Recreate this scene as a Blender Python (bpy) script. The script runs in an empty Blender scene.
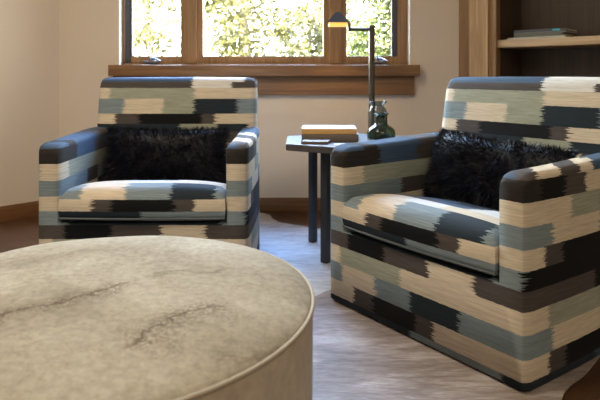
import bpy, bmesh, math, random
from mathutils import Vector, Matrix, noise as mnoise

# ------------------------------------------------------------------ camera, world, light, exposure
scene = bpy.context.scene
COL = scene.collection
CAM_H = 0.87
cd = bpy.data.cameras.new('camera')
cam = bpy.data.objects.new('camera', cd)
COL.objects.link(cam)
cam.location = (0, 0, CAM_H)
cam.rotation_euler = (math.radians(90), 0, 0)
cd.sensor_width = 36.0
cd.lens = 36.0 * 580 / 600
cd.shift_y = -125 / 600
cd.clip_start = 0.02
cd.dof.use_dof = True
cd.dof.focus_distance = 2.0
cd.dof.aperture_fstop = 4.5
scene.camera = cam

world = bpy.data.worlds.new('world')
scene.world = world
world.use_nodes = True
wt = world.node_tree
bg = wt.nodes['Background']
w_co = wt.nodes.new('ShaderNodeTexCoord')
w_sep = wt.nodes.new('ShaderNodeSeparateXYZ')
w_ramp = wt.nodes.new('ShaderNodeValToRGB')            # hazy horizon to a deep blue sky overhead
wt.links.new(w_co.outputs['Generated'], w_sep.inputs[0])
wt.links.new(w_sep.outputs[2], w_ramp.inputs[0])
w_ramp.color_ramp.elements[0].position = 0.42
w_ramp.color_ramp.elements[0].color = (0.44, 0.49, 0.50, 1)
w_ramp.color_ramp.elements[1].position = 0.74
w_ramp.color_ramp.elements[1].color = (0.17, 0.31, 0.62, 1)
wt.links.new(w_ramp.outputs[0], bg.inputs['Color'])
w_hi = w_ramp.color_ramp.elements.new(0.86)
w_hi.color = (0.115, 0.205, 0.42, 1)
bg.inputs['Strength'].default_value = 66.0

sd = bpy.data.lights.new('sun', 'SUN')
sd.energy = 130.0
sd.angle = math.radians(1.0)
sd.color = (1.0, 0.90, 0.66)
sun = bpy.data.objects.new('sun', sd)
COL.objects.link(sun)
sun.rotation_euler = (math.radians(42), 0, math.radians(-25))   # from behind the house on to the trees


def area_light(name, loc, rot, sx, sy, energy, color, portal=False):
    ld = bpy.data.lights.new(name, 'AREA')
    ld.shape = 'RECTANGLE'
    ld.size, ld.size_y = sx, sy
    ld.energy = energy
    ld.color = color
    if portal:
        ld.cycles.is_portal = True
    o = bpy.data.objects.new(name, ld)
    COL.objects.link(o)
    o.location = loc
    o.rotation_euler = rot
    return o


area_light('window_portal', (-0.225, 3.86, 1.68), (math.radians(-90), 0, 0), 1.85, 1.56, 1, (1, 1, 1), portal=True)
WARM = (1.0, 0.84, 0.65)
area_light('ceiling_panel', (-1.0, 1.4, 2.58), (0, 0, 0), 1.0, 1.0, 36, WARM)
area_light('ceiling_panel_rear', (0.6, -1.2, 2.58), (0, 0, 0), 1.4, 1.0, 34, WARM)
scene.view_settings.view_transform = 'Standard'
scene.view_settings.look = 'None'
scene.view_settings.gamma = 1
scene.view_settings.exposure = 0.6
scene.view_settings.use_curve_mapping = False
try:
    scene.cycles.use_denoising = True
    scene.cycles.max_bounces = 10
    scene.cycles.transparent_max_bounces = 16
    scene.cycles.caustics_reflective = False
    scene.cycles.caustics_refractive = False
    scene.cycles.sample_clamp_indirect = 6
except Exception:
    pass

random.seed(5)
R = math.radians


# ------------------------------------------------------------------ node helpers
class NT:
    def __init__(self, name):
        self.m = bpy.data.materials.new(name)
        self.m.use_nodes = True
        self.t = self.m.node_tree
        self.n = self.t.nodes
        self.bsdf = self.n['Principled BSDF']

    def node(self, typ, **kw):
        n = self.n.new(typ)
        for k, v in kw.items():
            setattr(n, k, v)
        return n

    def link(self, a, b):
        self.t.links.new(a, b)

    def val(self, sock, v):
        if hasattr(v, 'is_output') or hasattr(v, 'links'):
            self.link(v, sock)
        else:
            sock.default_value = v

    def math(self, op, a, b=None, c=None):
        n = self.node('ShaderNodeMath', operation=op)
        self.val(n.inputs[0], a)
        if b is not None:
            self.val(n.inputs[1], b)
        if c is not None:
            self.val(n.inputs[2], c)
        return n.outputs[0]

    def vec(self, x, y, z=0.0):
        n = self.node('ShaderNodeCombineXYZ')
        for s, v in zip(n.inputs, (x, y, z)):
            self.val(s, v)
        return n.outputs[0]

    def noise(self, vec, scale, detail=3, rough=0.5, distortion=0.0):
        n = self.node('ShaderNodeTexNoise')
        if vec is not None:
            self.link(vec, n.inputs['Vector'])
        n.inputs['Scale'].default_value = scale
        n.inputs['Detail'].default_value = detail
        n.inputs['Roughness'].default_value = rough
        n.inputs['Distortion'].default_value = distortion
        return n.outputs[0]

    def ramp(self, fac, stops, mode='LINEAR'):
        n = self.node('ShaderNodeValToRGB')
        cr = n.color_ramp
        cr.interpolation = mode
        while len(cr.elements) < len(stops):
            cr.elements.new(1.0)
        for e, (p, c) in zip(cr.elements, stops):
            e.position = p
        for e, (p, c) in zip(cr.elements, stops):
            e.position = p
            if not isinstance(c, (tuple, list)):
                c = (c, c, c)
            e.color = (c[0], c[1], c[2], 1)
        self.link(fac, n.inputs[0])
        return n.outputs[0]

    def mix(self, fac, a, b, blend='MIX'):
        n = self.node('ShaderNodeMix', data_type='RGBA', blend_type=blend)
        self.val(n.inputs[0], fac)
        for s, v in ((n.inputs[6], a), (n.inputs[7], b)):
            if isinstance(v, (tuple, list)):
                s.default_value = (v[0], v[1], v[2], 1)
            else:
                self.link(v, s)
        return n.outputs[2]

    def bump(self, height, strength=0.2, dist=0.002):
        n = self.node('ShaderNodeBump')
        n.inputs['Strength'].default_value = strength
        n.inputs['Distance'].default_value = dist
        self.link(height, n.inputs['Height'])
        self.link(n.outputs[0], self.bsdf.inputs['Normal'])

    def base(self, c):
        s = self.bsdf.inputs['Base Color']
        if isinstance(c, (tuple, list)):
            s.default_value = (c[0], c[1], c[2], 1)
        else:
            self.link(c, s)

    def set(self, **kw):
        for k, v in kw.items():
            self.bsdf.inputs[k.replace('_', ' ')].default_value = v
        return self

    def objco(self, scale=(1, 1, 1), kind='Object'):
        t = self.node('ShaderNodeTexCoord')
        m = self.node('ShaderNodeMapping')
        m.inputs['Scale'].default_value = scale
        self.link(t.outputs[kind], m.inputs['Vector'])
        return m.outputs[0]

    def geopos(self, scale=(1, 1, 1), rot=(0, 0, 0)):
        t = self.node('ShaderNodeNewGeometry')
        m = self.node('ShaderNodeMapping')
        m.inputs['Scale'].default_value = scale
        m.inputs['Rotation'].default_value = rot
        self.link(t.outputs['Position'], m.inputs['Vector'])
        return m.outputs[0]


def simple(name, c, rough=0.6, metal=0.0, var=0.12, vscale=30, bump=0.0):
    k = NT(name)
    co = k.objco()
    f = k.noise(co, vscale, 4)
    k.base(k.mix(f, tuple(x * (1 - var) for x in c), tuple(min(1, x * (1 + var)) for x in c)))
    k.set(Roughness=rough, Metallic=metal)
    if bump:
        k.bump(k.noise(co, vscale * 4, 3), bump, 0.001)
    return k.m


def wood(name, dark, light, scale=(30, 30, 1.2), rough=0.45, planks=None):
    k = NT(name)
    co = k.objco(scale)
    f = k.noise(co, 1.0, 6, 0.65, 0.6)
    col = k.ramp(f, [(0.3, dark), (0.52, tuple((a + b) / 2 for a, b in zip(dark, light))), (0.72, light)])
    f2 = k.noise(k.objco(tuple(s * 3 for s in scale)), 1.0, 3)
    col = k.mix(0.35, col, k.ramp(f2, [(0.35, 0.55), (0.6, 1.0)]), 'MULTIPLY')
    k.base(col)
    k.set(Roughness=rough)
    k.bump(f2, 0.15, 0.0008)
    return k.m


# ------------------------------------------------------------------ fabric
CREAM = (0.56, 0.49, 0.38)
LIGHT = (0.60, 0.60, 0.58)
SAGE = (0.29, 0.31, 0.25)
BGREY = (0.185, 0.235, 0.26)
SLATE = (0.014, 0.023, 0.032)
BLACK = (0.003, 0.0035, 0.0045)
TAUPE = (0.066, 0.058, 0.055)
UMBER = (0.022, 0.019, 0.018)
BLUE = (0.045, 0.078, 0.130)


def ikat(name, rows):
    """rows from the bottom up: (upper v limit, [(u start in metres, colour), ...])"""
    k = NT(name)
    uv = k.node('ShaderNodeUVMap')
    sx = k.node('ShaderNodeSeparateXYZ')
    k.link(uv.outputs[0], sx.inputs[0])
    u, v = sx.outputs[0], sx.outputs[1]
    jag = k.noise(k.vec(k.math('MULTIPLY', u, 3.0), k.math('MULTIPLY', v, 180.0)), 1.0, 3, 0.7)
    jag2 = k.noise(k.vec(k.math('MULTIPLY', u, 8.0), k.math('MULTIPLY', v, 420.0), 3.1), 1.0, 1, 0.5)
    d = k.math('ADD', k.math('MULTIPLY', k.math('SUBTRACT', jag, 0.5), 0.085),
               k.math('MULTIPLY', k.math('SUBTRACT', jag2, 0.5), 0.05))
    uu = k.math('ADD', u, d)
    un = k.math('MULTIPLY_ADD', uu, 1 / 2.8, 0.5)
    vj = k.noise(k.vec(k.math('MULTIPLY', u, 60.0), k.math('MULTIPLY', v, 8.0), 7.0), 1.0, 2)
    vv = k.math('MULTIPLY_ADD', k.math('SUBTRACT', vj, 0.5), 0.004, v)
    col = None
    prev = None
    for top, segs in rows:
        c = k.ramp(un, [(max(0.0, s / 2.8 + 0.5), cc) for s, cc in segs], 'CONSTANT')
        col = c if col is None else k.mix(k.math('GREATER_THAN', vv, prev), col, c)
        prev = top
    st = k.noise(k.vec(k.math('MULTIPLY', u, 14.0), k.math('MULTIPLY', v, 330.0), 1.7), 1.0, 2, 0.6)
    col = k.mix(1.0, col, k.ramp(st, [(0.3, 0.80), (0.68, 1.09)]), 'MULTIPLY')
    st2 = k.noise(k.vec(k.math('MULTIPLY', u, 5.0), k.math('MULTIPLY', v, 90.0), 4.0), 1.0, 2, 0.6)
    col = k.mix(1.0, col, k.ramp(st2, [(0.3, 0.90), (0.7, 1.05)]), 'MULTIPLY')
    k.base(col)
    k.set(Roughness=0.8, Sheen_Weight=0.02, Sheen_Roughness=0.4, Specular_IOR_Level=0.18)
    wv = k.noise(k.vec(k.math('MULTIPLY', u, 300.0), k.math('MULTIPLY', v, 600.0)), 1.0, 1)
    k.bump(k.math('ADD', st, wv), 0.25, 0.0012)
    return k.m


L0 = -1.4
ROW_F = [(L0, BGREY), (-0.55, SLATE), (0.0, BGREY), (0.33, SLATE), (0.75, BLUE)]
ROW_E = [(L0, CREAM), (-0.28, TAUPE), (-0.18, BLACK), (0.02, TAUPE), (0.09, CREAM), (0.50, TAUPE), (0.58, BLACK), (1.05, TAUPE)]
ROW_D = [(L0, BGREY), (-0.34, CREAM), (-0.17, BGREY), (0.0, SLATE), (0.19, BGREY), (0.52, CREAM), (0.80, BGREY), (1.1, SLATE)]
ROW_C = [(L0, CREAM), (-0.35, SAGE), (-0.05, CREAM), (0.50, SAGE), (0.95, CREAM)]
ROW_B = [(L0, TAUPE), (-0.31, BLACK), (-0.13, TAUPE), (0.07, CREAM), (0.25, TAUPE), (0.55, TAUPE), (0.75, BLACK)]
FAB_BODY = ikat('ikat_fabric_body', [
    (0.030, ROW_F),
    (0.090, ROW_E),
    (0.157, ROW_D),
    (0.220, ROW_C),
    (0.275, ROW_B),
    (0.330, [(L0, SLATE), (-0.55, BGREY), (-0.30, SLATE), (0.30, BGREY), (0.40, BLACK), (0.85, SLATE)]),
    (0.387, [(L0, SLATE), (-0.75, CREAM), (0.49, TAUPE), (0.57, BLACK), (0.95, TAUPE)]),
    (0.449, [(L0, BGREY), (-0.75, TAUPE), (-0.62, BGREY), (0.52, CREAM), (0.78, BGREY)]),
    (0.515, [(L0, CREAM), (-0.95, SAGE), (-0.41, CREAM), (0.62, SAGE), (0.80, CREAM)]),
    (0.575, [(L0, BLUE), (-0.80, TAUPE), (-0.70, BLUE), (-0.50, UMBER), (0.46, BLACK), (0.58, TAUPE), (0.7, CREAM)]),
    (0.9, [(L0, BLUE), (-0.9, TAUPE), (-0.74, BLUE), (-0.5, UMBER), (-0.42, BLUE), (0.37, TAUPE), (0.44, CREAM), (0.56, TAUPE), (0.66, CREAM), (0.74, BLUE)])])
BK = [(L0, TAUPE), (-0.29, CREAM), (-0.07, BGREY), (0.09, SLATE), (0.30, BGREY)]
BACK_ROWS = [
    (0.47, ROW_D), (0.53, ROW_C), (0.585, ROW_B),
    (0.622, [(L0, SLATE), (0.02, SAGE), (0.2, SLATE), (0.36, CREAM)]),
    (0.672, [(L0, CREAM), (-0.31, TAUPE), (-0.19, BLACK), (0.13, TAUPE), (0.19, CREAM)]),
    (0.746, [(L0, BGREY), (-0.27, CREAM), (-0.07, SAGE), (0.08, SLATE), (0.30, BGREY)]),
    (0.800, [(L0, CREAM), (-0.34, SAGE), (0.08, CREAM)]),
    (0.830, [(L0, TAUPE), (0.07, LIGHT), (0.27, TAUPE)]),
    (0.98, [(L0, BLUE), (0.07, LIGHT), (0.33, TAUPE)]),
    (2.0, [(L0, CREAM), (-0.2, SAGE), (0.2, CREAM)])]
FAB_BACK = ikat('ikat_fabric_back', BACK_ROWS)
FAB_SEAT = ikat('ikat_fabric_seat', [
    (0.332, [(L0, SLATE), (0.0, BGREY)]),
    (0.378, [(L0, CREAM), (-0.20, TAUPE), (-0.13, BLACK), (0.13, TAUPE), (0.20, CREAM)]),
    (0.47, [(L0, BGREY), (-0.25, CREAM), (-0.07, BGREY), (0.10, SLATE), (0.28, BGREY)]),
    (0.54, [(L0, CREAM), (-0.1, LIGHT), (0.05, CREAM)]),
    (0.60, [(L0, TAUPE), (-0.05, BLUE), (0.1, LIGHT)]),
    (0.9, [(L0, BLUE), (-0.05, SLATE), (0.1, LIGHT)])])

# ------------------------------------------------------------------ other materials
M = {}
k = NT('wall_paint')
co = k.geopos()
k.base(k.mix(k.noise(co, 1.2, 3), (0.62, 0.535, 0.43), (0.68, 0.585, 0.475)))
k.set(Roughness=0.9)
k.bump(k.noise(co, 140, 3), 0.12, 0.001)
M['wall'] = k.m
M['lit_reveal_white'] = simple('lit_reveal_white', (0.86, 0.85, 0.82), 0.6, 0, 0.02)  # white that carries the daylight caught on the window reveals
M['ceiling'] = simple('ceiling_paint', (0.75, 0.71, 0.64), 0.9)
M['trim_wood'] = wood('trim_wood', (0.15, 0.070, 0.027), (0.31, 0.165, 0.070), (1.5, 40, 40))
M['frame_wood'] = wood('frame_wood', (0.20, 0.112, 0.050), (0.41, 0.24, 0.115), (40, 40, 1.5))
M['case_wood'] = wood('case_wood', (0.34, 0.21, 0.10), (0.64, 0.44, 0.235), (25, 25, 1.2))
M['shelf_wood'] = wood('shelf_wood', (0.28, 0.17, 0.08), (0.54, 0.36, 0.19), (1.5, 30, 40))
M['case_dark'] = wood('case_dark_wood', (0.045, 0.028, 0.019), (0.085, 0.055, 0.038), (25, 25, 1.0))
M['base_wood'] = wood('baseboard_wood', (0.13, 0.058, 0.02), (0.25, 0.12, 0.045), (2, 40, 40), 0.4)
M['jamb'] = simple('jamb_grey', (0.055, 0.055, 0.062), 0.5)
M['iron'] = simple('dark_iron', (0.05, 0.046, 0.045), 0.42, 0.6)
M['bronze'] = simple('lamp_bronze', (0.085, 0.07, 0.055), 0.38, 0.75)
M['crank'] = simple('crank_metal', (0.22, 0.22, 0.24), 0.35, 0.8)
M['table'] = wood('table_top_wood', (0.04, 0.035, 0.033), (0.09, 0.078, 0.072), (2, 30, 30), 0.45)
M['leg'] = simple('table_leg_black', (0.03, 0.03, 0.034), 0.5)
M['plinth'] = simple('plinth_black', (0.015, 0.014, 0.014), 0.6)
M['welt'] = simple('welt_slate', (0.07, 0.085, 0.095), 0.8)
M['paper'] = simple('page_paper', (0.80, 0.74, 0.62), 0.85, 0, 0.08, 80)

k = NT('floor_planks')
co = k.geopos(rot=(0, 0, R(45)))
br = k.node('ShaderNodeTexBrick')
k.link(co, br.inputs['Vector'])
br.inputs['Scale'].default_value = 1.0
br.inputs['Brick Width'].default_value = 1.6
br.inputs['Row Height'].default_value = 0.13
br.inputs['Mortar Size'].default_value = 0.0015
br.inputs['Color1'].default_value = (0.058, 0.026, 0.012, 1)
br.inputs['Color2'].default_value = (0.10, 0.046, 0.020, 1)
br.inputs['Mortar'].default_value = (0.02, 0.01, 0.006, 1)
gr = k.noise(k.geopos((2.5, 30, 1), (0, 0, R(45))), 1.0, 5, 0.6)
k.base(k.mix(0.7, br.outputs[0], k.ramp(gr, [(0.3, 0.5), (0.7, 1.15)]), 'MULTIPLY'))
k.set(Roughness=0.36)
k.bump(gr, 0.12, 0.001)
M['floor'] = k.m


def hide_mat(name, pale, mid, dark, lo, hi, rot):
    k = NT(name)
    a = k.noise(k.geopos((1.6, 4.5, 1), (0, 0, rot)), 1.3, 4, 0.6, 0.8)
    b = k.noise(k.geopos((5, 26, 1), (0, 0, rot)), 2.0, 4, 0.65, 0.6)
    c = k.noise(k.geopos((30, 190, 1), (0, 0, rot)), 1.0, 2)
    m = k.math('ADD', k.math('MULTIPLY', a, 0.6), k.math('MULTIPLY', b, 0.4))
    col = k.ramp(m, [(lo, dark), ((lo + hi) / 2, mid), (hi, pale)])
    col = k.mix(0.6, col, k.ramp(c, [(0.25, 0.6), (0.65, 1.1)]), 'MULTIPLY')
    k.base(col)
    k.set(Roughness=0.55, Sheen_Weight=0.15)
    k.bump(k.math('ADD', c, b), 0.5, 0.003)
    return k.m


M['hide_grey'] = hide_mat('pale_hide', (0.58, 0.575, 0.57), (0.45, 0.44, 0.43), (0.31, 0.28, 0.26), 0.38, 0.6, R(70))
M['hide_brown'] = hide_mat('brindle_hide', (0.44, 0.40, 0.38), (0.235, 0.19, 0.168), (0.11, 0.08, 0.063), 0.36, 0.64, R(35))

k = NT('ottoman_hide')
co = k.objco()
big = k.noise(co, 3.0, 5, 0.6, 0.5)
fine = k.noise(co, 60, 4, 0.7)
col = k.ramp(big, [(0.3, (0.215, 0.185, 0.138)), (0.5, (0.315, 0.284, 0.222)), (0.7, (0.39, 0.362, 0.298))])
col = k.mix(0.85, col, k.ramp(fine, [(0.3, 0.68), (0.62, 1.06)]), 'MULTIPLY')
# creases: two wandering cracks with speckled wear beside them, and faint veins elsewhere
sp = k.node('ShaderNodeSeparateXYZ')
k.link(co, sp.inputs[0])
wob = k.math('ADD', k.math('MULTIPLY', k.math('SUBTRACT', k.noise(co, 9, 3, 0.6), 0.5), 0.17),
             k.math('MULTIPLY', k.math('SUBTRACT', k.noise(co, 45, 3, 0.7), 0.5), 0.022))
spk = k.ramp(k.noise(co, 150, 3, 0.7), [(0.42, 0.0), (0.58, 1.0)])
for ax, ay, bx, by, gain, halo in ((-0.16, -0.24, 0.10, 0.02, 0.85, 0.035), (0.14, -0.30, 0.30, -0.085, 0.8, 0.05), (0.09, 0.03, 0.30, 0.09, 0.35, 0.015), (-0.42, -0.1, -0.16, -0.24, 0.6, 0.03), (0.33, -0.34, 0.43, -0.16, 0.3, 0.05)):
    Ld = math.hypot(bx - ax, by - ay)
    dx, dy = (bx - ax) / Ld, (by - ay) / Ld
    px_ = k.math('SUBTRACT', sp.outputs[0], ax)
    py_ = k.math('SUBTRACT', sp.outputs[1], ay)
    tt = k.math('DIVIDE', k.math('ADD', k.math('MULTIPLY', px_, dx), k.math('MULTIPLY', py_, dy)), Ld)
    ss = k.math('ABSOLUTE', k.math('ADD', k.math('SUBTRACT', k.math('MULTIPLY', py_, dx), k.math('MULTIPLY', px_, dy)), wob))
    along = k.ramp(tt, [(0.0, 0.0), (0.15, 1.0), (0.85, 1.0), (1.0, 0.0)])
    thin = k.math('MULTIPLY', k.ramp(ss, [(0.0, 1.0), (0.006, 0.0)]), along)
    wide = k.math('MULTIPLY', k.math('MULTIPLY', k.ramp(ss, [(0.0, 1.0), (halo * 1.3, 0.0)]), spk), along)
    col = k.mix(k.math('MULTIPLY', thin, gain), col, (0.05, 0.032, 0.018))
    col = k.mix(k.math('MULTIPLY', wide, min(1, gain * 1.1)), col, (0.095, 0.065, 0.036))
w = k.noise(co, 3.1, 6, 0.62, 0.6)
vein = k.math('ABSOLUTE', k.math('SUBTRACT', w, 0.5))
vm = k.math('MULTIPLY', k.ramp(vein, [(0.0, 1.0), (0.01, 0.0)]), spk)
col = k.mix(k.math('MULTIPLY', vm, 0.35), col, (0.16, 0.11, 0.065))
k.base(col)
k.set(Roughness=0.85, Specular_IOR_Level=0.15)
k.bump(k.math('ADD', fine, k.math('MULTIPLY', big, 2.0)), 0.55, 0.004)
M['ottoman'] = k.m
k = NT('ottoman_side_hide')
co = k.objco()
f = k.noise(co, 40, 5, 0.7)
b = k.noise(co, 4, 3)
col = k.ramp(b, [(0.3, (0.30, 0.25, 0.19)), (0.7, (0.40, 0.34, 0.265))])
k.base(k.mix(0.6, col, k.ramp(f, [(0.3, 0.65), (0.65, 1.08)]), 'MULTIPLY'))
k.set(Roughness=0.65, Sheen_Weight=0.15)
k.bump(f, 0.4, 0.003)
M['ottoman_side'] = k.m
M['piping'] = simple('pale_piping', (0.32, 0.28, 0.215), 0.7)

k = NT('black_fur')
info = k.node('ShaderNodeNewGeometry')
k.base(k.ramp(info.outputs['Random Per Island'], [(0, (0.002, 0.0022, 0.0045)), (1, (0.006, 0.007, 0.014))]))
k.set(Roughness=0.5, Specular_IOR_Level=0.22)
M['fur'] = k.m


def glass(name, tint, rough=0.02):
    k = NT(name)
    k.base(tint)
    k.set(Roughness=rough, IOR=1.45)
    k.bsdf.inputs['Transmission Weight'].default_value = 1.0
    return k.m


M['glass_green'] = glass('green_glass', (0.30, 0.42, 0.36))
M['glass_smoke'] = glass('smoke_glass', (0.50, 0.56, 0.58))
k = NT('window_glass')
tr = k.node('ShaderNodeBsdfTransparent')
tr.inputs[0].default_value = (0.97, 0.98, 0.97, 1)
gl = k.node('ShaderNodeBsdfGlossy')
gl.inputs['Roughness'].default_value = 0.02
lw = k.node('ShaderNodeLayerWeight')
fr = k.math('MULTIPLY_ADD', k.math('POWER', lw.outputs['Facing'], 5.0), 0.6, 0.03)
mx = k.node('ShaderNodeMixShader')
k.link(fr, mx.inputs[0])
k.link(tr.outputs[0], mx.inputs[1])
k.link(gl.outputs[0], mx.inputs[2])
k.link(mx.outputs[0], k.n['Material Output'].inputs['Surface'])
M['pane'] = k.m


def emit(name, c, s):
    k = NT(name)
    k.base((0.9, 0.7, 0.3))
    k.bsdf.inputs['Emission Color'].default_value = (*c, 1)
    k.bsdf.inputs['Emission Strength'].default_value = s
    return k.m


M['led'] = emit('lamp_diffuser', (1.0, 0.48, 0.06), 0.75)


def leaf_mat(name, a, b):
    k = NT(name)
    info = k.node('ShaderNodeNewGeometry')
    col = k.ramp(info.outputs['Random Per Island'], [(0, a), (1, b)])
    k.base(col)
    k.set(Roughness=0.5)
    tl = k.node('ShaderNodeBsdfTranslucent')
    k.link(col, tl.inputs[0])
    mx = k.node('ShaderNodeMixShader')
    mx.inputs[0].default_value = 0.45
    k.link(k.bsdf.outputs[0], mx.inputs[1])
    k.link(tl.outputs[0], mx.inputs[2])
    k.link(mx.outputs[0], k.n['Material Output'].inputs['Surface'])
    return k.m


M['leaf_yellow'] = leaf_mat('leaf_yellow_green', (0.024, 0.023, 0.004), (0.115, 0.102, 0.030))
M['leaf_green'] = leaf_mat('leaf_green', (0.016, 0.026, 0.004), (0.075, 0.085, 0.022))
M['bark'] = simple('bark', (0.20, 0.15, 0.11), 0.9)
M['lawn'] = simple('lawn_ground', (0.012, 0.016, 0.004), 0.95, 0, 0.4, 6)


# ------------------------------------------------------------------ mesh helpers
def obj(name, bm, mat, parent=None, smooth=None, uv=None):
    me = bpy.data.meshes.new(name)
    bm.normal_update()
    if uv:
        lay = bm.loops.layers.uv.new('UVMap')
        for f in bm.faces:
            for l in f.loops:
                l[lay].uv = uv(l.vert.co)
    bm.to_mesh(me)
    bm.free()
    for m in (mat if isinstance(mat, (list, tuple)) else [mat]):
        me.materials.append(m)
    if smooth is not None:
        for p in me.polygons:
            p.use_smooth = True
        me.set_sharp_from_angle(angle=R(smooth))
    o = bpy.data.objects.new(name, me)
    COL.objects.link(o)
    if parent:
        o.parent = parent
    return o


def empty(name, loc=(0, 0, 0), rz=0.0):
    o = bpy.data.objects.new(name, None)
    COL.objects.link(o)
    o.location = loc
    o.rotation_euler = (0, 0, rz)
    return o


def tag(o, label=None, cat=None, group=None, kind=None):
    if label:
        o['label'] = label
    if cat:
        o['category'] = cat
    if group:
        o['group'] = group
    if kind:
        o['kind'] = kind
    return o


def struct(o, label=None, cat=None):
    return tag(o, label, cat, None, 'structure')


def box(bm, x0, x1, y0, y1, z0, z1, bevel=0.0, mat=0, M4=None):
    t = bmesh.new()
    vs = [t.verts.new((x, y, z)) for x in (x0, x1) for y in (y0, y1) for z in (z0, z1)]
    for f in ((0, 1, 3, 2), (4, 6, 7, 5), (0, 4, 5, 1), (2, 3, 7, 6), (0, 2, 6, 4), (1, 5, 7, 3)):
        t.faces.new([vs[i] for i in f])
    bmesh.ops.recalc_face_normals(t, faces=t.faces)
    if bevel:
        bmesh.ops.bevel(t, geom=list(t.edges), offset=bevel, segments=2, affect='EDGES', profile=0.6)
    merge(bm, t, mat, M4)


def merge(bm, t, mat=0, M4=None):
    if M4 is not None:
        bmesh.ops.transform(t, matrix=M4, verts=t.verts)
    mp = {v: bm.verts.new(v.co) for v in t.verts}
    for f in t.faces:
        try:
            nf = bm.faces.new([mp[v] for v in f.verts])
            nf.material_index = mat
        except ValueError:
            pass
    t.free()


def BM(*boxes, bevel=0.0):
    bm = bmesh.new()
    for b in boxes:
        box(bm, *b, bevel=bevel)
    return bm


def prism(bm, pts, z0, z1, bevel=0.0):
    t = bmesh.new()
    a = [t.verts.new((x, y, z0)) for x, y in pts]
    b = [t.verts.new((x, y, z1)) for x, y in pts]
    t.faces.new(list(reversed(a)))
    t.faces.new(b)
    n = len(pts)
    for i in range(n):
        t.faces.new((a[i], a[(i + 1) % n], b[(i + 1) % n], b[i]))
    bmesh.ops.recalc_face_normals(t, faces=t.faces)
    if bevel:
        bmesh.ops.bevel(t, geom=list(t.edges), offset=bevel, segments=2, affect='EDGES')
    merge(bm, t)


def lathe(bm, prof, n=48, cx=0, cy=0, closed=False):
    rings = []
    for r, z in prof:
        if r < 1e-6:
            rings.append([bm.verts.new((cx, cy, z))])
        else:
            rings.append([bm.verts.new((cx + r * math.cos(2 * math.pi * i / n), cy + r * math.sin(2 * math.pi * i / n), z)) for i in range(n)])
    pairs = list(zip(rings, rings[1:]))
    if closed:
        pairs.append((rings[-1], rings[0]))
    for a, b in pairs:
        for i in range(n):
            j = (i + 1) % n
            q = [a[i % len(a)], a[j % len(a)], b[j % len(b)], b[i % len(b)]]
            u = []
            for v in q:
                if v not in u:
                    u.append(v)
            if len(u) > 2:
                try:
                    bm.faces.new(u)
                except ValueError:
                    pass
    bmesh.ops.recalc_face_normals(bm, faces=bm.faces)


def tube(bm, pts, r, n=10, closed=False, r1=None):
    pts = [Vector(p) for p in pts]
    rings = []
    m = len(pts)
    for i, p in enumerate(pts):
        if closed:
            d = pts[(i + 1) % m] - pts[i - 1]
        else:
            d = pts[min(i + 1, m - 1)] - pts[max(i - 1, 0)]
        d.normalize()
        up = Vector((0, 0, 1)) if abs(d.z) < 0.9 else Vector((1, 0, 0))
        s = d.cross(up).normalized()
        t = s.cross(d).normalized()
        rr = r if r1 is None else r + (r1 - r) * i / max(1, m - 1)
        rings.append([bm.verts.new(p + rr * (s * math.cos(2 * math.pi * q / n) + t * math.sin(2 * math.pi * q / n))) for q in range(n)])
    for i in range(m if closed else m - 1):
        a, b = rings[i], rings[(i + 1) % m]
        for q in range(n):
            bm.faces.new((a[q], a[(q + 1) % n], b[(q + 1) % n], b[q]))
    if not closed:
        bm.faces.new(list(reversed(rings[0])))
        bm.faces.new(rings[-1])
    bmesh.ops.recalc_face_normals(bm, faces=bm.faces)


# ------------------------------------------------------------------ room shell
WY = 3.68                       # the window wall
XL, XR = -1.53, 1.009           # its two corners, walls turn 45 degrees there
ZC = 2.62
room = [(XL, WY), (-3.3, WY - (XL * -1 + 0) * 0 - (3.3 + XL)), (-3.3, -2.6), (2.9, -2.6), (2.9, WY - (2.9 - XR)), (XR, WY)]


def wall_between(name, a, b, z0=0.0, z1=ZC, th=0.14, label=None):
    a, b = Vector(a), Vector(b)
    d = (b - a).normalized()
    n = Vector((-d.y, d.x))     # outward when walking clockwise seen from above
    bm = bmesh.new()
    e = th * 0.42
    prism(bm, [tuple(a - d * 0), tuple(b + d * 0), tuple(b + d * e + n * th), tuple(a - d * e + n * th)], z0, z1)
    return struct(obj(name, bm, M['wall']), label, 'wall' if label else None)


bm = bmesh.new()
prism(bm, [(-3.7, 4.0), (-3.7, -2.8), (3.3, -2.8), (3.3, 4.0)], -0.12, 0.0)
struct(obj('floor', bm, M['floor']), 'dark brown wooden plank floor under the cowhide rugs', 'floor')
bm = bmesh.new()
prism(bm, [(-3.7, 3.84), (-3.7, -2.8), (3.3, -2.8), (3.3, 3.84)], ZC, ZC + 0.2)
struct(obj('ceiling', bm, M['ceiling']), 'plain pale ceiling above the sitting corner', 'ceiling')

WX0, WX1, WZ0, WZ1 = -1.148, 0.698, 0.90, 2.46   # window opening
bm = BM((XL - 0.06, WX0, WY, WY + 0.15, 0, ZC), (WX1, XR + 0.06, WY, WY + 0.15, 0, ZC),
        (WX0, WX1, WY, WY + 0.15, 0, WZ0), (WX0, WX1, WY, WY + 0.15, WZ1, ZC))
struct(obj('wall_north', bm, M['wall']), 'tan painted wall holding the wood framed window', 'wall')
wall_between('wall_northwest', room[1], room[0], label='tan painted angled wall left of the window wall')
wall_between('wall_west', room[2], room[1])
wall_between('wall_south', room[3], room[2])
wall_between('wall_east', room[4], room[3])
CASE_L = 1.85                   # length of the built-in bookcase along the right angled wall
cb = (XR + CASE_L * 0.7071, WY - CASE_L * 0.7071)
wall_between('wall_northeast', cb, room[4])
bm = bmesh.new()
prism(bm, [(XR, WY), (cb[0], cb[1]), (cb[0] + 0.1, cb[1] + 0.1), (XR + 0.1, WY + 0.1)], 2.42, ZC)
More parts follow.
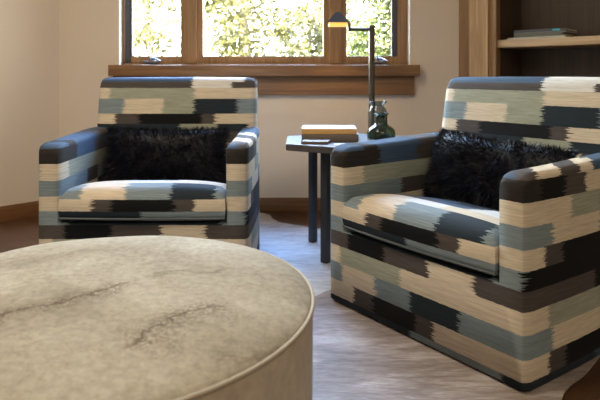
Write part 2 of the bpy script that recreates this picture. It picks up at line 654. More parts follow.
struct(obj('wall_upper', bm, M['wall']))


def baseboard(name, a, b, label):
    a, b = Vector(a), Vector(b)
    L = (b - a).length
    o = obj(name, BM((0, L, 0.0, 0.016, 0, 0.082), (0, L, 0.0, 0.010, 0.0815, 0.092), bevel=0.002), M['base_wood'], smooth=30)
    o.location = (a.x, a.y, 0)
    o.rotation_euler = (0, 0, math.atan2(b.y - a.y, b.x - a.x))
    return struct(o, label, 'baseboard')


# local +y points into the room
baseboard('baseboard_north', (XR, WY), (XL, WY), 'brown wooden baseboard under the window')
baseboard('baseboard_northwest', (XL, WY), room[1], 'brown wooden baseboard along the left angled wall')

# ------------------------------------------------------------------ window
win = struct(empty('window_1', (0, 0, 0)), 'wide three part wood framed window with leafy trees outside', 'window')
Y0, Y1 = 3.735, 3.81
bm = BM((WX0, -1.128, Y0, Y1 + 0.02, WZ0, WZ1), (WX1 - 0.02, WX1, Y0, Y1 + 0.02, WZ0, WZ1), (WX0, WX1, Y0, Y1 + 0.02, WZ1 - 0.06, WZ1),
        (WX0, WX1, Y0, Y1 + 0.02, WZ0, 0.945), bevel=0.003)
obj('frame', bm, M['frame_wood'], win, 30)
bm = BM((-0.735, -0.665, Y0 - 0.012, Y1 + 0.02, 0.945, WZ1 - 0.06), bevel=0.004)
obj('mullion', bm, M['frame_wood'], win, 30)
bm = BM((0.19, 0.265, Y0 - 0.012, Y1 + 0.02, 0.945, WZ1 - 0.06), bevel=0.004)
obj('mullion', bm, M['frame_wood'], win, 30)
for nm, x0, x1, l, r in (('casement_sash', -1.128, -0.735, 0.038, 0.036), ('fixed_sash', -0.665, 0.19, 0.039, 0.040), ('casement_sash', 0.265, 0.678, 0.036, 0.052)):
    zt = WZ1 - 0.06
    bm = BM((x0, x0 + l, Y0 + 0.006, Y1, 0.945, zt), (x1 - r, x1, Y0 + 0.006, Y1, 0.945, zt),
            (x0 + l, x1 - r, Y0 + 0.006, Y1, 0.945, 0.992), (x0 + l, x1 - r, Y0 + 0.006, Y1, zt - 0.05, zt), bevel=0.003)
    sash = obj(nm, bm, M['frame_wood'], win, 30)
    bm = BM((x0 + l - 0.005, x1 - r + 0.005, Y1 - 0.03, Y1 - 0.024, 0.987, zt - 0.045))
    obj('pane', bm, M['pane'], sash)
# dark weather strips and folded insect screens at the outer jambs
for x0, x1 in ((-1.092, -1.082), (0.590, 0.628)):
    obj('screen_track', BM((x0, x1, Y0 + 0.0, Y0 + 0.03, 0.99, WZ1 - 0.1), bevel=0.002), M['jamb'], win, 30)
obj('screen_track', BM((-1.126, -1.092, Y0 - 0.004, Y0 + 0.006, 0.95, WZ1 - 0.1), bevel=0.002), M['jamb'], win, 30)
for x0, x1 in ((WX0 - 0.001, WX0 + 0.004), (WX1 - 0.004, WX1 + 0.001)):  # added white strips, window light on the reveals put into their colour
    obj('lit_jamb_return', BM((x0, x1, WY - 0.003, Y0, 0.934, WZ1 - 0.002)), M['lit_reveal_white'], win)
for cx in (-0.955, 0.49):
    bm = BM((cx - 0.05, cx + 0.05, Y0 - 0.03, Y0 + 0.004, 0.946, 0.962), bevel=0.005)
    t = bmesh.new()
    lathe(t, [(0.0, 0.985), (0.012, 0.983), (0.016, 0.972), (0.016, 0.96), (0.0, 0.958)], 16, cx, Y0 - 0.018)
    merge(bm, t)
    c = obj('crank', bm, M['crank'], win, 40)
    bm = bmesh.new()
    tube(bm, [(cx, Y0 - 0.022, 0.978), (cx + 0.03, Y0 - 0.03, 0.975), (cx + 0.065, Y0 - 0.034, 0.957)], 0.006, 8)
    obj('crank_handle', bm, M['crank'], c, 40)
obj('window_sill', BM((-1.193, 0.747, 3.602, Y0 + 0.002, 0.864, 0.933), bevel=0.004), M['trim_wood'], win, 30)
obj('apron', BM((-1.178, 0.722, 3.652, 3.682, 0.743, 0.865), bevel=0.003), M['trim_wood'], win, 30)

# ------------------------------------------------------------------ built-in bookcase on the right angled wall
bc = tag(empty('bookcase', (XR, WY, 0), R(-45)), 'built-in wooden bookcase with a dark interior beside the window wall', 'bookcase')
H = 2.42
obj('edge_trim', BM((0.0, 0.083, -0.004, 0.05, 0, H), bevel=0.003), M['frame_wood'], bc, 30)
obj('pilaster', BM((0.084, 0.208, -0.028, 0.05, 0, H), bevel=0.004), M['case_wood'], bc, 30)
obj('face_stile', BM((0.2085, 0.252, -0.010, 0.05, 0, H), bevel=0.003), M['frame_wood'], bc, 30)
obj('side_panel', BM((0.222, 0.252, 0.0502, 0.34, 0, H)), M['case_dark'], bc)
obj('side_panel', BM((1.62, 1.65, 0.0502, 0.34, 0, H)), M['case_dark'], bc)
obj('face_stile', BM((1.62, 1.85, -0.010, 0.05, 0, H), bevel=0.003), M['case_wood'], bc, 30)
obj('back_panel', BM((0.2, 1.67, 0.34, 0.36, 0, H)), M['case_dark'], bc)
obj('top_panel', BM((0.252, 1.62, -0.008, 0.34, H - 0.06, H), bevel=0.003), M['case_wood'], bc)
obj('base_panel', BM((0.252, 1.62, -0.008, 0.34, 0, 0.10), bevel=0.003), M['case_wood'], bc)
SH = 1.081
obj('shelf', BM((0.2525, 1.6195, 0.006, 0.339, SH - 0.046, SH), bevel=0.003), M['shelf_wood'], bc, 30)
bcM = bc.matrix_basis.copy()


def book(name, L, W, T, cover, label, cat, loc, rz, group=None, spine_mat=None, pages=None):
    """a closed book lying flat, spine on the local -y long side"""
    r = tag(empty(name, loc, rz), label, cat, group)
    c = 0.0025
    bm = BM((-L / 2, L / 2, -W / 2, W / 2, 0, c), (-L / 2, L / 2, -W / 2, W / 2, T - c, T), bevel=0.0008)
    obj('cover', bm, cover, r, 30)
    sp = bmesh.new()
    box(sp, -L / 2, L / 2, -W / 2 - 0.001, -W / 2 + c, 0.0002, T - 0.0002, 0.0008)
    obj('spine', sp, spine_mat or cover, r, 30)
    obj('pages', BM((-L / 2 + 0.004, L / 2 - 0.004, -W / 2 + c, W / 2 - 0.004, c, T - c)), pages or M['paper'], r)
    return r


bk = {n: simple('book_cover_' + n, c, 0.5) for n, c in (
    ('white', (0.74, 0.72, 0.72)), ('ochre', (0.55, 0.33, 0.10)), ('umber', (0.13, 0.105, 0.085)),
    ('taupe', (0.12, 0.085, 0.07)), ('olive', (0.09, 0.085, 0.06)), ('cream', (0.38, 0.36, 0.29)), ('black', (0.05, 0.05, 0.055)), ('teal', (0.02, 0.28, 0.33)), ('grey', (0.12, 0.115, 0.115)))}


def shelf_at(x, y, z):
    return bcM @ Vector((x, y, z))


zz = SH + 0.0005
for L, W, T, cv, sp, x, lab in (
        (0.34, 0.22, 0.012, bk['cream'], bk['cream'], 0.470, 'pale book at the bottom of the stack on the bookcase shelf'),
        (0.28, 0.20, 0.016, bk['olive'], bk['olive'], 0.475, 'dull olive book second from the bottom of the shelf stack'),
        (0.30, 0.20, 0.010, bk['grey'], bk['grey'], 0.485, 'grey book just under the top book of the shelf stack'),
        (0.30, 0.20, 0.014, bk['black'], bk['black'], 0.485, 'black spined book with teal end on top of the shelf stack')):
    p = shelf_at(x, 0.15, zz)
    b = book('book', L, W, T, cv, lab, 'book', p, R(-45) + random.uniform(-0.05, 0.05), 'books stacked flat on the bookcase shelf', sp)
    if sp == bk['black']:
        obj('spine_band', BM((L / 2 - 0.075, L / 2 - 0.035, -W / 2 - 0.0016, -W / 2 - 0.0008, 0.001, T - 0.001)), bk['teal'], b)
    zz += T + 0.0008

# ------------------------------------------------------------------ cowhide rugs


def rug(name, pts, z0, th, mat, label, seed):
    # closed smooth outline through pts with small ragged wobble
    n = len(pts)
    out = []
    for i in range(n):
        p0, p1, p2, p3 = (Vector(pts[(i + q) % n]) for q in (-1, 0, 1, 2))
        for s in range(8):
            t = s / 8
            p = 0.5 * ((2 * p1) + (p2 - p0) * t + (2 * p0 - 5 * p1 + 4 * p2 - p3) * t * t + (3 * p1 - p0 - 3 * p2 + p3) * t ** 3)
            w = mnoise.noise(Vector((p.x * 14, p.y * 14, seed))) * 0.008
            out.append((p.x + w, p.y + w))
    bm = bmesh.new()
    prism(bm, out, z0, z0 + th)
    return tag(obj(name, bm, mat), label, 'rug')


rug('cowhide_rug', [(-1.45, 2.2), (-1.3, 2.75), (-1.05, 3.2), (-0.6, 3.45), (-0.3, 3.63), (-0.2, 3.61), (-0.14, 3.44), (0.0, 3.33), (0.13, 3.27), (0.45, 3.3), (0.8, 3.15),
                    (1.25, 3.1), (1.3, 2.7), (0.95, 2.3), (0.4, 2.0), (-0.1, 1.9), (-0.8, 1.8), (-1.3, 1.7)], 0.0005, 0.004, M['hide_grey'],
    'pale grey cowhide rug under the side table and left armchair', 3)
rug('cowhide_rug', [(-1.05, 0.55), (-1.15, 1.2), (-0.8, 1.75), (-0.3, 2.05), (0.0, 2.22), (0.06, 2.26), (0.12, 2.325), (0.3, 2.45), (0.65, 2.5), (0.95, 2.55), (1.25, 2.35), (1.2, 2.05), (0.97, 1.83), (0.83, 1.68), (0.69, 1.53), (0.6, 1.2),
                    (0.75, 0.7), (0.4, 0.3), (-0.4, 0.25)], 0.0048, 0.004, M['hide_brown'],
    'brown and white brindled cowhide rug under the ottoman and right armchair', 8)
RZ = 0.0090                    # top of the hides
RZA = 0.0047

# ------------------------------------------------------------------ armchairs


def smooth01(t):
    t = max(0.0, min(1.0, t))
    return t * t * (3 - 2 * t)


def chair_body():
    bm = bmesh.new()
    rings = []
    D = 0.80
    ys = [0.0, 0.004, 0.012, 0.026, 0.05, 0.09, 0.16, 0.26, 0.36, 0.46, 0.54, 0.60, 0.65, 0.70, 0.74, 0.77, 0.79, 0.80]
    for y in ys:
        q = 1 - min(1.0, y / 0.03)
        inset = 0.010 * q * q
        drop = 0.026 * (1 - min(1.0, y / 0.045)) ** 2
        bow = 0.012 * math.sin(math.pi * min(1, y / 0.7))
        wo = 0.415 + bow - inset - 0.13 * max(0.0, (y - 0.56) / 0.24) ** 2.2
        wi = 0.327 + inset * 0.8 - 0.10 * max(0.0, (y - 0.56) / 0.24) ** 2.2
        wi = min(wi, wo - 0.03)
        zt = 0.595 - drop + 0.012 * smooth01((y - 0.1) / 0.5)
        zb = 0.004 + inset * 0.6
        zd = 0.285 - inset * 0.6 - 0.05 * smooth01((y - 0.05) / 0.4)
        side = [(wo - 0.004, zb)]
        for z in (zb + 0.006, 0.1, 0.2, 0.3, 0.4, 0.48):
            side.append((wo, z))
        ro = 0.021
        for a in range(0, 91, 15):
            side.append((wo - ro + ro * math.cos(R(a)), zt - ro + ro * math.sin(R(a))))
        ri = 0.022
        for a in range(90, 181, 18):
            side.append((wi + ri + ri * math.cos(R(a)), zt - 0.004 - ri + ri * math.sin(R(a))))
        side.append((wi, 0.45))
        side.append((wi, 0.36))
        side.append((wi, zd))
        full = side + [(-x, z) for x, z in reversed(side)]
        rings.append([bm.verts.new((x, y, z)) for x, z in full])
    n = len(rings[0])
    for a, b in zip(rings, rings[1:]):
        for i in range(n):
            j = (i + 1) % n
            bm.faces.new((a[i], a[j], b[j], b[i]))
    bm.faces.new(rings[0])
    bm.faces.new(list(reversed(rings[-1])))
    bm.normal_update()
    caps = [f for f in bm.faces if len(f.verts) > 4]
    bmesh.ops.triangulate(bm, faces=caps)
    bmesh.ops.recalc_face_normals(bm, faces=bm.faces)
    return bm


def uv_body(co):
    s = 1 if co.x > 0 else -1
    return (co.x + s * max(0.0, co.y - 0.02), co.z)


def chair_back():
    """side profile swept across the width; ends drawn in and rounded"""
    prof = [(0.60, 0.05), (0.555, 0.28), (0.575, 0.40), (0.598, 0.52), (0.620, 0.64), (0.638, 0.74), (0.648, 0.79), (0.654, 0.818),
            (0.662, 0.835), (0.678, 0.847), (0.71, 0.852), (0.75, 0.852), (0.785, 0.846), (0.806, 0.832), (0.818, 0.808), (0.822, 0.75),
            (0.822, 0.6), (0.822, 0.4), (0.820, 0.2), (0.815, 0.04), (0.810, 0.022)]
    cy, cz = 0.715, 0.44
    xs = [-0.400, -0.397, -0.390, -0.380, -0.365, -0.34, -0.28, -0.2, -0.1, 0, 0.1, 0.2, 0.28, 0.34, 0.365, 0.380, 0.390, 0.397, 0.400]
    bm = bmesh.new()
    rings = []
    for x in xs:
        e = max(0.0, (abs(x) - 0.360) / 0.040)
        ins = 0.026 * (1 - math.sqrt(max(0.0, 1 - e * e)))
        rnd = 0.10 * max(0.0, (abs(x) - 0.26) / 0.140) ** 2.3      # rear corners rounded in plan
        crown = 0.010 * (1 - (x / 0.400) ** 2)
        ring = []
        for y, z in prof:
            dz = -ins if z > 0.8 else 0.0
            if y > cy:
                yy = y - ins - rnd * (1 if z < 0.86 else 0.6)
                yy = max(yy, 0.70 - 0.0)
            else:
                yy = y + ins - crown
            zz = z + dz + (crown * 0.25 if z > 0.8 else 0)
            ring.append(bm.verts.new((x, yy, zz)))
        rings.append(ring)
    n = len(prof)
    for a, b in zip(rings, rings[1:]):
        for i in range(n):
            j = (i + 1) % n
            bm.faces.new((a[i], a[j], b[j], b[i]))
    bm.faces.new(rings[0])
    bm.faces.new(list(reversed(rings[-1])))
    bmesh.ops.triangulate(bm, faces=[f for f in bm.faces if len(f.verts) > 4])
    bmesh.ops.recalc_face_normals(bm, faces=bm.faces)
    return bm


def uv_back(co):
    return (co.x, co.z + max(0.0, co.y - 0.70) * (1.0 if co.z > 0.8 else 0.0))


SX, SY0, SY1, SZ0, SZ1 = 0.322, -0.004, 0.60, 0.290, 0.408


def chair_seat():
    bm = bmesh.new()
    nx, ny = 22, 20

    def edge(t):                # 0 in the middle, 1 at the rim
        return abs(t)
    top, bot = [], []
    for j in range(ny + 1):
        v = -1 + 2 * j / ny
        v = math.copysign(abs(v) ** 0.7, v)
        rt, rb = [], []
        for i in range(nx + 1):
            u = -1 + 2 * i / nx
            u = math.copysign(abs(u) ** 0.7, u)
            bx = 1.0 - 0.0 * v * v
            x = SX * u * bx
            y = (SY0 + SY1) / 2 + (SY1 - SY0) / 2 * v + (0.010 * (1 - u * u) * (-1 if v < 0 else 0) * abs(v))
            rim = max(abs(u), abs(v))
            r = 0.022 * (1 - math.sqrt(max(0, 1 - max(0, (rim - 0.90) / 0.10) ** 2)))
            crown = 0.026 * (1 - u ** 4) * (1 - max(0, v) ** 4) * (1 - max(0, -v) ** 6)
            sag = 0.085 * smooth01((y - 0.02) / 0.62)
            rt.append((x, y, SZ1 - r + crown - sag))
            rb.append((x, y, SZ0 + r * 0.4 - sag * 0.25))
        top.append(rt)
        bot.append(rb)
    T = [[bm.verts.new(p) for p in r] for r in top]
    B = [[bm.verts.new(p) for p in r] for r in bot]
    for j in range(ny):
        for i in range(nx):
            bm.faces.new((T[j][i], T[j][i + 1], T[j + 1][i + 1], T[j + 1][i]))
            bm.faces.new((B[j][i], B[j + 1][i], B[j + 1][i + 1], B[j][i + 1]))
    loop = [(0, i) for i in range(nx)] + [(j, nx) for j in range(ny)] + [(ny, i) for i in range(nx, 0, -1)] + [(j, 0) for j in range(ny, 0, -1)]
    mids = []
    for (j, i) in loop:                  # boxing bulges slightly
        a, b = T[j][i].co, B[j][i].co
        c = Vector(((SX * 0), (SY0 + SY1) / 2, 0))
        m = []
        for f in (0.25, 0.5, 0.75):
            p = a.lerp(b, f)
            d = Vector((p.x - c.x, p.y - c.y, 0)).normalized()
            m.append(bm.verts.new(p + d * 0.008 * math.sin(math.pi * f)))
        mids.append(m)
    N = len(loop)
    for q in range(N):
        r = (q + 1) % N
        ch0 = [T[loop[q][0]][loop[q][1]]] + mids[q] + [B[loop[q][0]][loop[q][1]]]
        ch1 = [T[loop[r][0]][loop[r][1]]] + mids[r] + [B[loop[r][0]][loop[r][1]]]
        for a in range(4):
            bm.faces.new((ch0[a], ch0[a + 1], ch1[a + 1], ch1[a]))
    bmesh.ops.recalc_face_normals(bm, faces=bm.faces)
    rim_low = [B[j][i].co.copy() for j, i in loop]
    return bm, rim_low


def uv_seat(co):
    return (co.x, co.z + max(0.0, co.y - 0.03))


def make_chair(label):
    r = tag(empty('armchair'), label, 'armchair', 'ikat striped swivel armchairs')
    b = obj('body', chair_body(), FAB_BODY, r, 70, uv_body)
    bk_ = obj('backrest', chair_back(), FAB_BACK, r, 70, uv_back)
    sbm, rim = chair_seat()
    s = obj('seat_cushion', sbm, FAB_SEAT, r, 70, uv_seat)
    t = bmesh.new()
    tube(t, [(p.x * 1.006, p.y - (0.003 if p.y < 0.1 else 0), p.z + 0.004) for p in rim], 0.0045, 6, closed=True)
    obj('piping', t, M['welt'], s, 60)
    # arm-front welts
    for sgn in (-1, 1):
        t = bmesh.new()
        pts = [(sgn * (0.405), 0.0045, 0.03 + 0.48 * i / 6) for i in range(7)]
        tube(t, pts, 0.0022, 6)
        obj('seam_welt', t, M['welt'], b, 60)
    t = bmesh.new()
    lathe(t, [(0, 0.0), (0.27, 0.0), (0.27, 0.016), (0, 0.016)], 40, 0, 0.42)
    obj('swivel_base', t, M['plinth'], r, 40)
    return r


def copy_tree(o, parent=None):
    c = o.copy()
    COL.objects.link(c)
    if parent:
        c.parent = parent
    for ch in list(o.children):
        copy_tree(ch, c)
    return c


chair_l = make_chair('striped ikat armchair under the window, left of the side table')
chair_r = copy_tree(chair_l)
chair_r['label'] = 'striped ikat armchair turned toward the ottoman, in front of the bookcase'
chair_l.location = (-0.620, 2.28, RZA)
chair_r.location = (0.358, 1.889, RZ)
chair_r.rotation_euler = (0, 0, R(-53.6))

# ------------------------------------------------------------------ fur pillows


def pillow(label, parent_chair, lx, ly, lz, tilt, roll, yaw, a, b, th, seed, bend=0.0):
    rnd = random.Random(seed)

    def surf(u, v, side):
        f = max(0.0, (1 - u ** 4) * (1 - v ** 4)) ** 0.55
        x = a * u * (1 - 0.05 * (1 - abs(v)) * u * u)
        z = b * v * (1 - 0.08 * (1 - abs(u))) + bend * u * u
        return Vector((x, side * th * f, z))
    bm = bmesh.new()
    n = 22
    grid = {}
    for sd_ in (-1, 1):
        for i in range(n + 1):
            for j in range(n + 1):
                u = math.sin(math.pi / 2 * (-1 + 2 * i / n))
                v = math.sin(math.pi / 2 * (-1 + 2 * j / n))
                rim = i in (0, n) or j in (0, n)
                if rim and sd_ == 1:
                    grid[sd_, i, j] = grid[-1, i, j]
                else:
                    grid[sd_, i, j] = bm.verts.new(surf(u, v, sd_))
    for sd_ in (-1, 1):
        for i in range(n):
            for j in range(n):
                bm.faces.new((grid[sd_, i, j], grid[sd_, i + 1, j], grid[sd_, i + 1, j + 1], grid[sd_, i, j + 1]))
    bmesh.ops.recalc_face_normals(bm, faces=bm.faces)
    root = obj('fur_pillow', bm, M['fur'], None, 60)
    tag(root, label, 'pillow', 'black fur lumbar pillows')
    # pile
    fb = bmesh.new()
    for q in range(11000):
        u = rnd.uniform(-1, 1)
        v = rnd.uniform(-1, 1)
        sd_ = -1 if rnd.random() < 0.8 else 1
        if rnd.random() < 0.22:
            if rnd.random() < 0.5:
                u = math.copysign(rnd.uniform(0.93, 1), u)
            else:
                v = math.copysign(rnd.uniform(0.93, 1), v)
        p = surf(u, v, sd_)
        e = 0.01
        pu = surf(min(1, u + e), v, sd_) - surf(max(-1, u - e), v, sd_)
        pv = surf(u, min(1, v + e), sd_) - surf(u, max(-1, v - e), sd_)
        nn = pu.cross(pv).normalized()
        if nn.y * sd_ < 0:
            nn = -nn
        nn = (nn + Vector((u ** 5, 0, v ** 5)) * 1.2).normalized()
        clump = Vector((mnoise.noise(p * 22 + Vector((seed, 0, 0))), mnoise.noise(p * 22 + Vector((0, seed, 9))), mnoise.noise(p * 22 + Vector((5, 3, seed)))))
        d = (nn * 0.8 + Vector((0.25 * u, 0, 0.15 + 0.2 * v)) + clump * 0.9 + Vector((rnd.gauss(0, .22), rnd.gauss(0, .22), rnd.gauss(0, .22)))).normalized()
        L = rnd.uniform(0.022, 0.042)
        w = rnd.uniform(0.0009, 0.0016)
        sdv = d.cross(Vector((rnd.gauss(0, 1), rnd.gauss(0, 1), rnd.gauss(0, 1)))).normalized()
        prev = None
        for s in range(4):
            t = s / 3
            c = p + d * L * t + Vector((0, 0, -0.35)) * L * t * t - nn * 0.003
            ww = w * (1 - t * 0.95)
            pr = (fb.verts.new(c - sdv * ww), fb.verts.new(c + sdv * ww))
            if prev:
                fb.faces.new((prev[0], prev[1], pr[1], pr[0]))
            prev = pr
    obj('fur', fb, M['fur'], root)
    mw = Matrix.Translation(parent_chair.location) @ Matrix.Rotation(parent_chair.rotation_euler.z, 4, 'Z')
    root.matrix_world = mw @ Matrix.Translation((lx, ly, lz)) @ Matrix.Rotation(R(yaw), 4, 'Z') @ Matrix.Rotation(R(tilt), 4, 'X') @ Matrix.Rotation(R(roll), 4, 'Y')
    return root


pillow('black fur pillow in the left armchair below the window', chair_l, -0.015, 0.485, 0.485, -15, 0, 0, 0.285, 0.125, 0.065, 11)
pillow('black fur pillow slumped in the right armchair by the bookcase', chair_r, -0.01, 0.475, 0.49, -17, 3, 0, 0.29, 0.13, 0.07, 23)

# ------------------------------------------------------------------ ottoman
OT = (-0.44, 1.235)
OR, OH = 0.468, 0.402
ot = tag(empty('ottoman', (OT[0], OT[1], RZ)), 'large round cream hide ottoman with creased top and piped edge', 'ottoman')
h = OH - RZ
bm = bmesh.new()
lathe(bm, [(0, 0.002), (OR - 0.012, 0.002), (OR - 0.004, 0.01), (OR - 0.002, 0.1), (OR - 0.001, 0.22), (OR, h - 0.03), (OR - 0.002, h - 0.012), (OR - 0.006, h - 0.008), (0, h - 0.008)], 96)
obj('drum', bm, M['ottoman_side'], ot, 40)
bm = bmesh.new()
prof = []
for i in range(41):
    r = (OR - 0.004) * math.sin(math.pi / 2 * i / 40)
    q = r / (OR - 0.004)
    z = h - 0.008 + 0.034 * (1 - q ** 5) ** 0.7
    prof.append((r, z))
prof += [(OR - 0.004, h - 0.0085)]
lathe(bm, prof, 128)
for v in bm.verts:
    d = math.hypot(v.co.x, v.co.y)
    if d < OR * 0.97:
        v.co.z += 0.004 * mnoise.noise(Vector((v.co.x * 5, v.co.y * 5, 2)))
obj('top_cushion', bm, M['ottoman'], ot, 50)
bm = bmesh.new()
tube(bm, [(OR * math.cos(2 * math.pi * i / 128), OR * math.sin(2 * math.pi * i / 128), h - 0.009) for i in range(128)], 0.0042, 8, closed=True)
obj('piping', bm, M['piping'], ot, 60)

# ------------------------------------------------------------------ side table
TC = (0.245, 2.84)
TZ = 0.553
tb = tag(empty('side_table', (TC[0], TC[1], RZA)), 'small dark hexagonal side table with black legs between the armchairs', 'side table')
bm = bmesh.new()
ap = 0.31
prism(bm, [(ap / math.cos(R(30)) * math.cos(R(30 + 60 * i)), ap / math.cos(R(30)) * math.sin(R(30 + 60 * i))) for i in range(6)], TZ - 0.030 - RZA, TZ - RZA, 0.003)
obj('tabletop', bm, M['table'], tb, 30)
for x, y in ((-0.127, -0.16), (-0.178, 0.17), (0.19, 0.02)):
    bm = bmesh.new()
    a = math.atan2(y, x)
    box(bm, -0.016, 0.016, -0.0185, 0.0185, 0, TZ - 0.0302 - RZA, 0.003, 0, Matrix.Translation((x, y, 0)) @ Matrix.Rotation(a, 4, 'Z'))
    obj('leg', bm, M['leg'], tb, 30)

book('book', 0.27, 0.20, 0.034, bk['umber'], 'thick dark brown book at the bottom of the side table pile', 'book', (0.148, 2.86, TZ + 0.0005), R(-3), 'books piled on the side table')
book('book', 0.262, 0.19, 0.026, bk['white'], 'white topped book with ochre spine on the dark book', 'book', (0.142, 2.862, TZ + 0.0352), R(-2), 'books piled on the side table', bk['ochre'])
nb = tag(empty('notebook', (0.075, 2.69, TZ + 0.0005), R(-12)), 'thin brown notebook lying before the books on the table', 'notebook')
obj('cover', BM((-0.062, 0.062, -0.042, 0.042, 0, 0.003), (-0.062, 0.062, -0.042, 0.042, 0.010, 0.013), (-0.062, 0.062, -0.042, -0.039, 0.003, 0.010), bevel=0.0008), bk['taupe'], nb, 30)
obj('pages', BM((-0.06, 0.06, -0.039, 0.040, 0.003, 0.010)), bk['taupe'], nb)
tag(obj('paper_card', BM((0.155, 0.235, 2.60, 2.66, TZ + 0.0005, TZ + 0.003), bevel=0.0006), bk['white']), 'small white card on the table edge near the right armchair', 'card')


def vessel(name, prof_o, wall, mat, loc, label, cat):
    bm = bmesh.new()
    inner = [(max(0.0, r - wall), z + (wall if i == 0 else 0)) for i, (r, z) in enumerate(prof_o)]
    inner[0] = (0, prof_o[0][1] + wall * 1.5)
    inner[1] = (max(0, prof_o[1][0] - wall * 1.5), prof_o[1][1] + wall * 1.5)
    lathe(bm, prof_o + [(prof_o[-1][0] - wall * 0.5, prof_o[-1][1] + wall * 0.4)] + list(reversed(inner)), 40)
    o = obj(name, bm, mat, None, 50)
    o.location = loc
    return tag(o, label, cat)


vessel('glass_jug', [(0, 0), (0.062, 0), (0.070, 0.006), (0.071, 0.03), (0.066, 0.048), (0.050, 0.062), (0.036, 0.070), (0.032, 0.078), (0.031, 0.11), (0.032, 0.118), (0.037, 0.121), (0.037, 0.127)],
       0.004, M['glass_green'], (0.402, 2.875, TZ + 0.0005), 'squat dark green glass bottle with narrow neck on the side table', 'bottle')
vessel('glass_vase', [(0, 0), (0.046, 0), (0.050, 0.006), (0.051, 0.06), (0.050, 0.12), (0.043, 0.143), (0.036, 0.152), (0.034, 0.158), (0.045, 0.170), (0.050, 0.178)],
       0.004, M['glass_smoke'], (0.405, 3.03, TZ + 0.0005), 'tall smoky glass jar with flared lip behind the squat bottle', 'vase')

# ------------------------------------------------------------------ swing arm lamp
LX, LY = 0.412, 3.33
lp = tag(empty('floor_lamp', (LX, LY, 0.0)), 'slim bronze swing arm floor lamp with pyramid shade, lit', 'lamp')
bm = bmesh.new()
lathe(bm, [(0, 0.0), (0.115, 0.0), (0.12, 0.005), (0.12, 0.016), (0.112, 0.022), (0.02, 0.026), (0.0, 0.026)], 40)
obj('base', bm, M['bronze'], lp, 40)
ZA = 1.132
bm = bmesh.new()
lathe(bm, [(0, 0.0262), (0.0175, 0.0262), (0.0175, ZA + 0.012), (0.0185, ZA + 0.013), (0.0185, ZA + 0.022), (0, ZA + 0.022)], 20)
obj('pole', bm, M['bronze'], lp, 40)
bm = bmesh.new()
tube(bm, [(-0.0177, 0, ZA), (-0.125, 0, ZA)], 0.0095, 10)
box(bm, -0.136, -0.120, -0.009, 0.009, ZA - 0.012, ZA + 0.045, 0.003)
obj('swing_arm', bm, M['bronze'], lp, 40)
SCX = -0.195
bm = bmesh.new()
zb, zt_ = ZA + 0.034, ZA + 0.098
w0, w1 = 0.066, 0.012
A = [bm.verts.new((SCX + sx * w0, sy * w0, zb)) for sx, sy in ((-1, -1), (1, -1), (1, 1), (-1, 1))]
B = [bm.verts.new((SCX + sx * w1, sy * w1, zt_)) for sx, sy in ((-1, -1), (1, -1), (1, 1), (-1, 1))]
C_ = [bm.verts.new((SCX + sx * (w0 - .003), sy * (w0 - .003), zb)) for sx, sy in ((-1, -1), (1, -1), (1, 1), (-1, 1))]
D_ = [bm.verts.new((SCX + sx * (w1 - .001), sy * (w1 - .001), zt_ - 0.003)) for sx, sy in ((-1, -1), (1, -1), (1, 1), (-1, 1))]
for i in range(4):
    j = (i + 1) % 4
    bm.faces.new((A[i], A[j], B[j], B[i]))
    bm.faces.new((C_[j], C_[i], D_[i], D_[j]))
    bm.faces.new((A[j], A[i], C_[i], C_[j]))
bm.faces.new(B)
bm.faces.new(list(reversed(D_)))
bmesh.ops.recalc_face_normals(bm, faces=bm.faces)
sh = obj('lamp_shade', bm, M['bronze'], lp)
obj('diffuser', BM((SCX - 0.052, SCX + 0.052, -0.052, 0.052, zb - 0.016, zb + 0.008), bevel=0.003), M['led'], sh)
ll = bpy.data.lights.new('lamp_glow', 'SPOT')
ll.energy = 3
ll.color = (1.0, 0.65, 0.25)
ll.spot_size = R(110)
ll.shadow_soft_size = 0.03
lo = bpy.data.objects.new('lamp_glow', ll)
COL.objects.link(lo)
lo.parent = lp
lo.location = (SCX, 0, zb - 0.02)

# ------------------------------------------------------------------ garden beyond the window
bm = bmesh.new()
prism(bm, [(-14, 4.4), (14, 4.4), (14, 24), (-14, 24)], -0.9, -0.8)
struct(obj('ground_outside', bm, M['lawn']), 'sunlit garden ground beyond the window', 'ground')


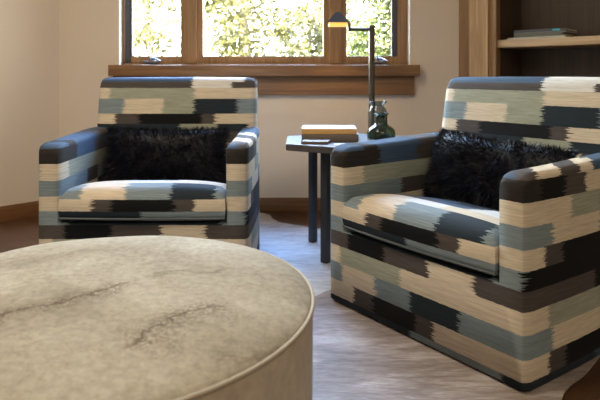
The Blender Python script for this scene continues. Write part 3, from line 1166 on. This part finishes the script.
def tree(x, y, hh, cw, cz, ch, n, leaf, label, seed, size=0.09):
    rnd = random.Random(seed)
    r = tag(empty('tree', (x, y, -0.8)), label, 'tree', 'leafy trees beyond the window')
    bm = bmesh.new()
    tube(bm, [(0, 0, 0), (0.05, 0.02, hh * 0.35), (-0.04, 0.05, hh * 0.7), (0.02, 0, hh)], 0.09, 10, r1=0.03)
    for q in range(7):
        a = rnd.uniform(0, 6.28)
        z0 = hh * rnd.uniform(0.35, 0.8)
        tube(bm, [(0, 0, z0), (math.cos(a) * cw * 0.4, math.sin(a) * cw * 0.4, z0 + 0.35), (math.cos(a) * cw * 0.8, math.sin(a) * cw * 0.8, z0 + 0.6)], 0.03, 6, r1=0.008)
    obj('trunk', bm, M['bark'], r, 60)
    fb = bmesh.new()
    clumps = []
    for q in range(60):
        a = rnd.uniform(0, 6.28)
        rr = cw * math.sqrt(rnd.random())
        clumps.append((Vector((rr * math.cos(a), rr * math.sin(a) * 0.7, cz + ch * rnd.uniform(-0.5, 0.5))), rnd.uniform(0.25, 0.5)))
    for q in range(n):
        c, rad = rnd.choice(clumps)
        p = c + Vector((rnd.gauss(0, rad * .55), rnd.gauss(0, rad * .55), rnd.gauss(0, rad * .5)))
        d = Vector((rnd.gauss(0, 1), rnd.gauss(0, 1), rnd.gauss(0, 0.6))).normalized()
        s = d.cross(Vector((rnd.gauss(0, 1), rnd.gauss(0, 1), rnd.gauss(0, 1)))).normalized()
        L = size * rnd.uniform(0.6, 1.3)
        nrm = d.cross(s)
        v = [fb.verts.new(p), fb.verts.new(p + d * L * .5 + s * L * .32 + nrm * L * .08), fb.verts.new(p + d * L), fb.verts.new(p + d * L * .5 - s * L * .32 + nrm * L * .08)]
        fb.faces.new((v[0], v[1], v[2]))
        fb.faces.new((v[0], v[2], v[3]))
    obj('crown', fb, M[leaf], r)
    return r


tree(-3.0, 11.4, 5.4, 0.75, 3.0, 4.4, 20000, 'leaf_yellow', 'thin yellow green tree seen through the left casement', 31, 0.075)
tree(-0.85, 8.6, 5.4, 0.75, 2.9, 4.2, 24000, 'leaf_yellow', 'yellow green tree filling the left of the middle pane', 32, 0.075)
tree(0.40, 11.6, 6.0, 0.6, 3.2, 4.6, 22000, 'leaf_yellow', 'pale slender tree seen behind the lamp shade', 34, 0.075)
tree(1.30, 8.2, 5.4, 0.52, 2.9, 4.2, 24000, 'leaf_green', 'denser green tree seen through the right casement', 33, 0.075)
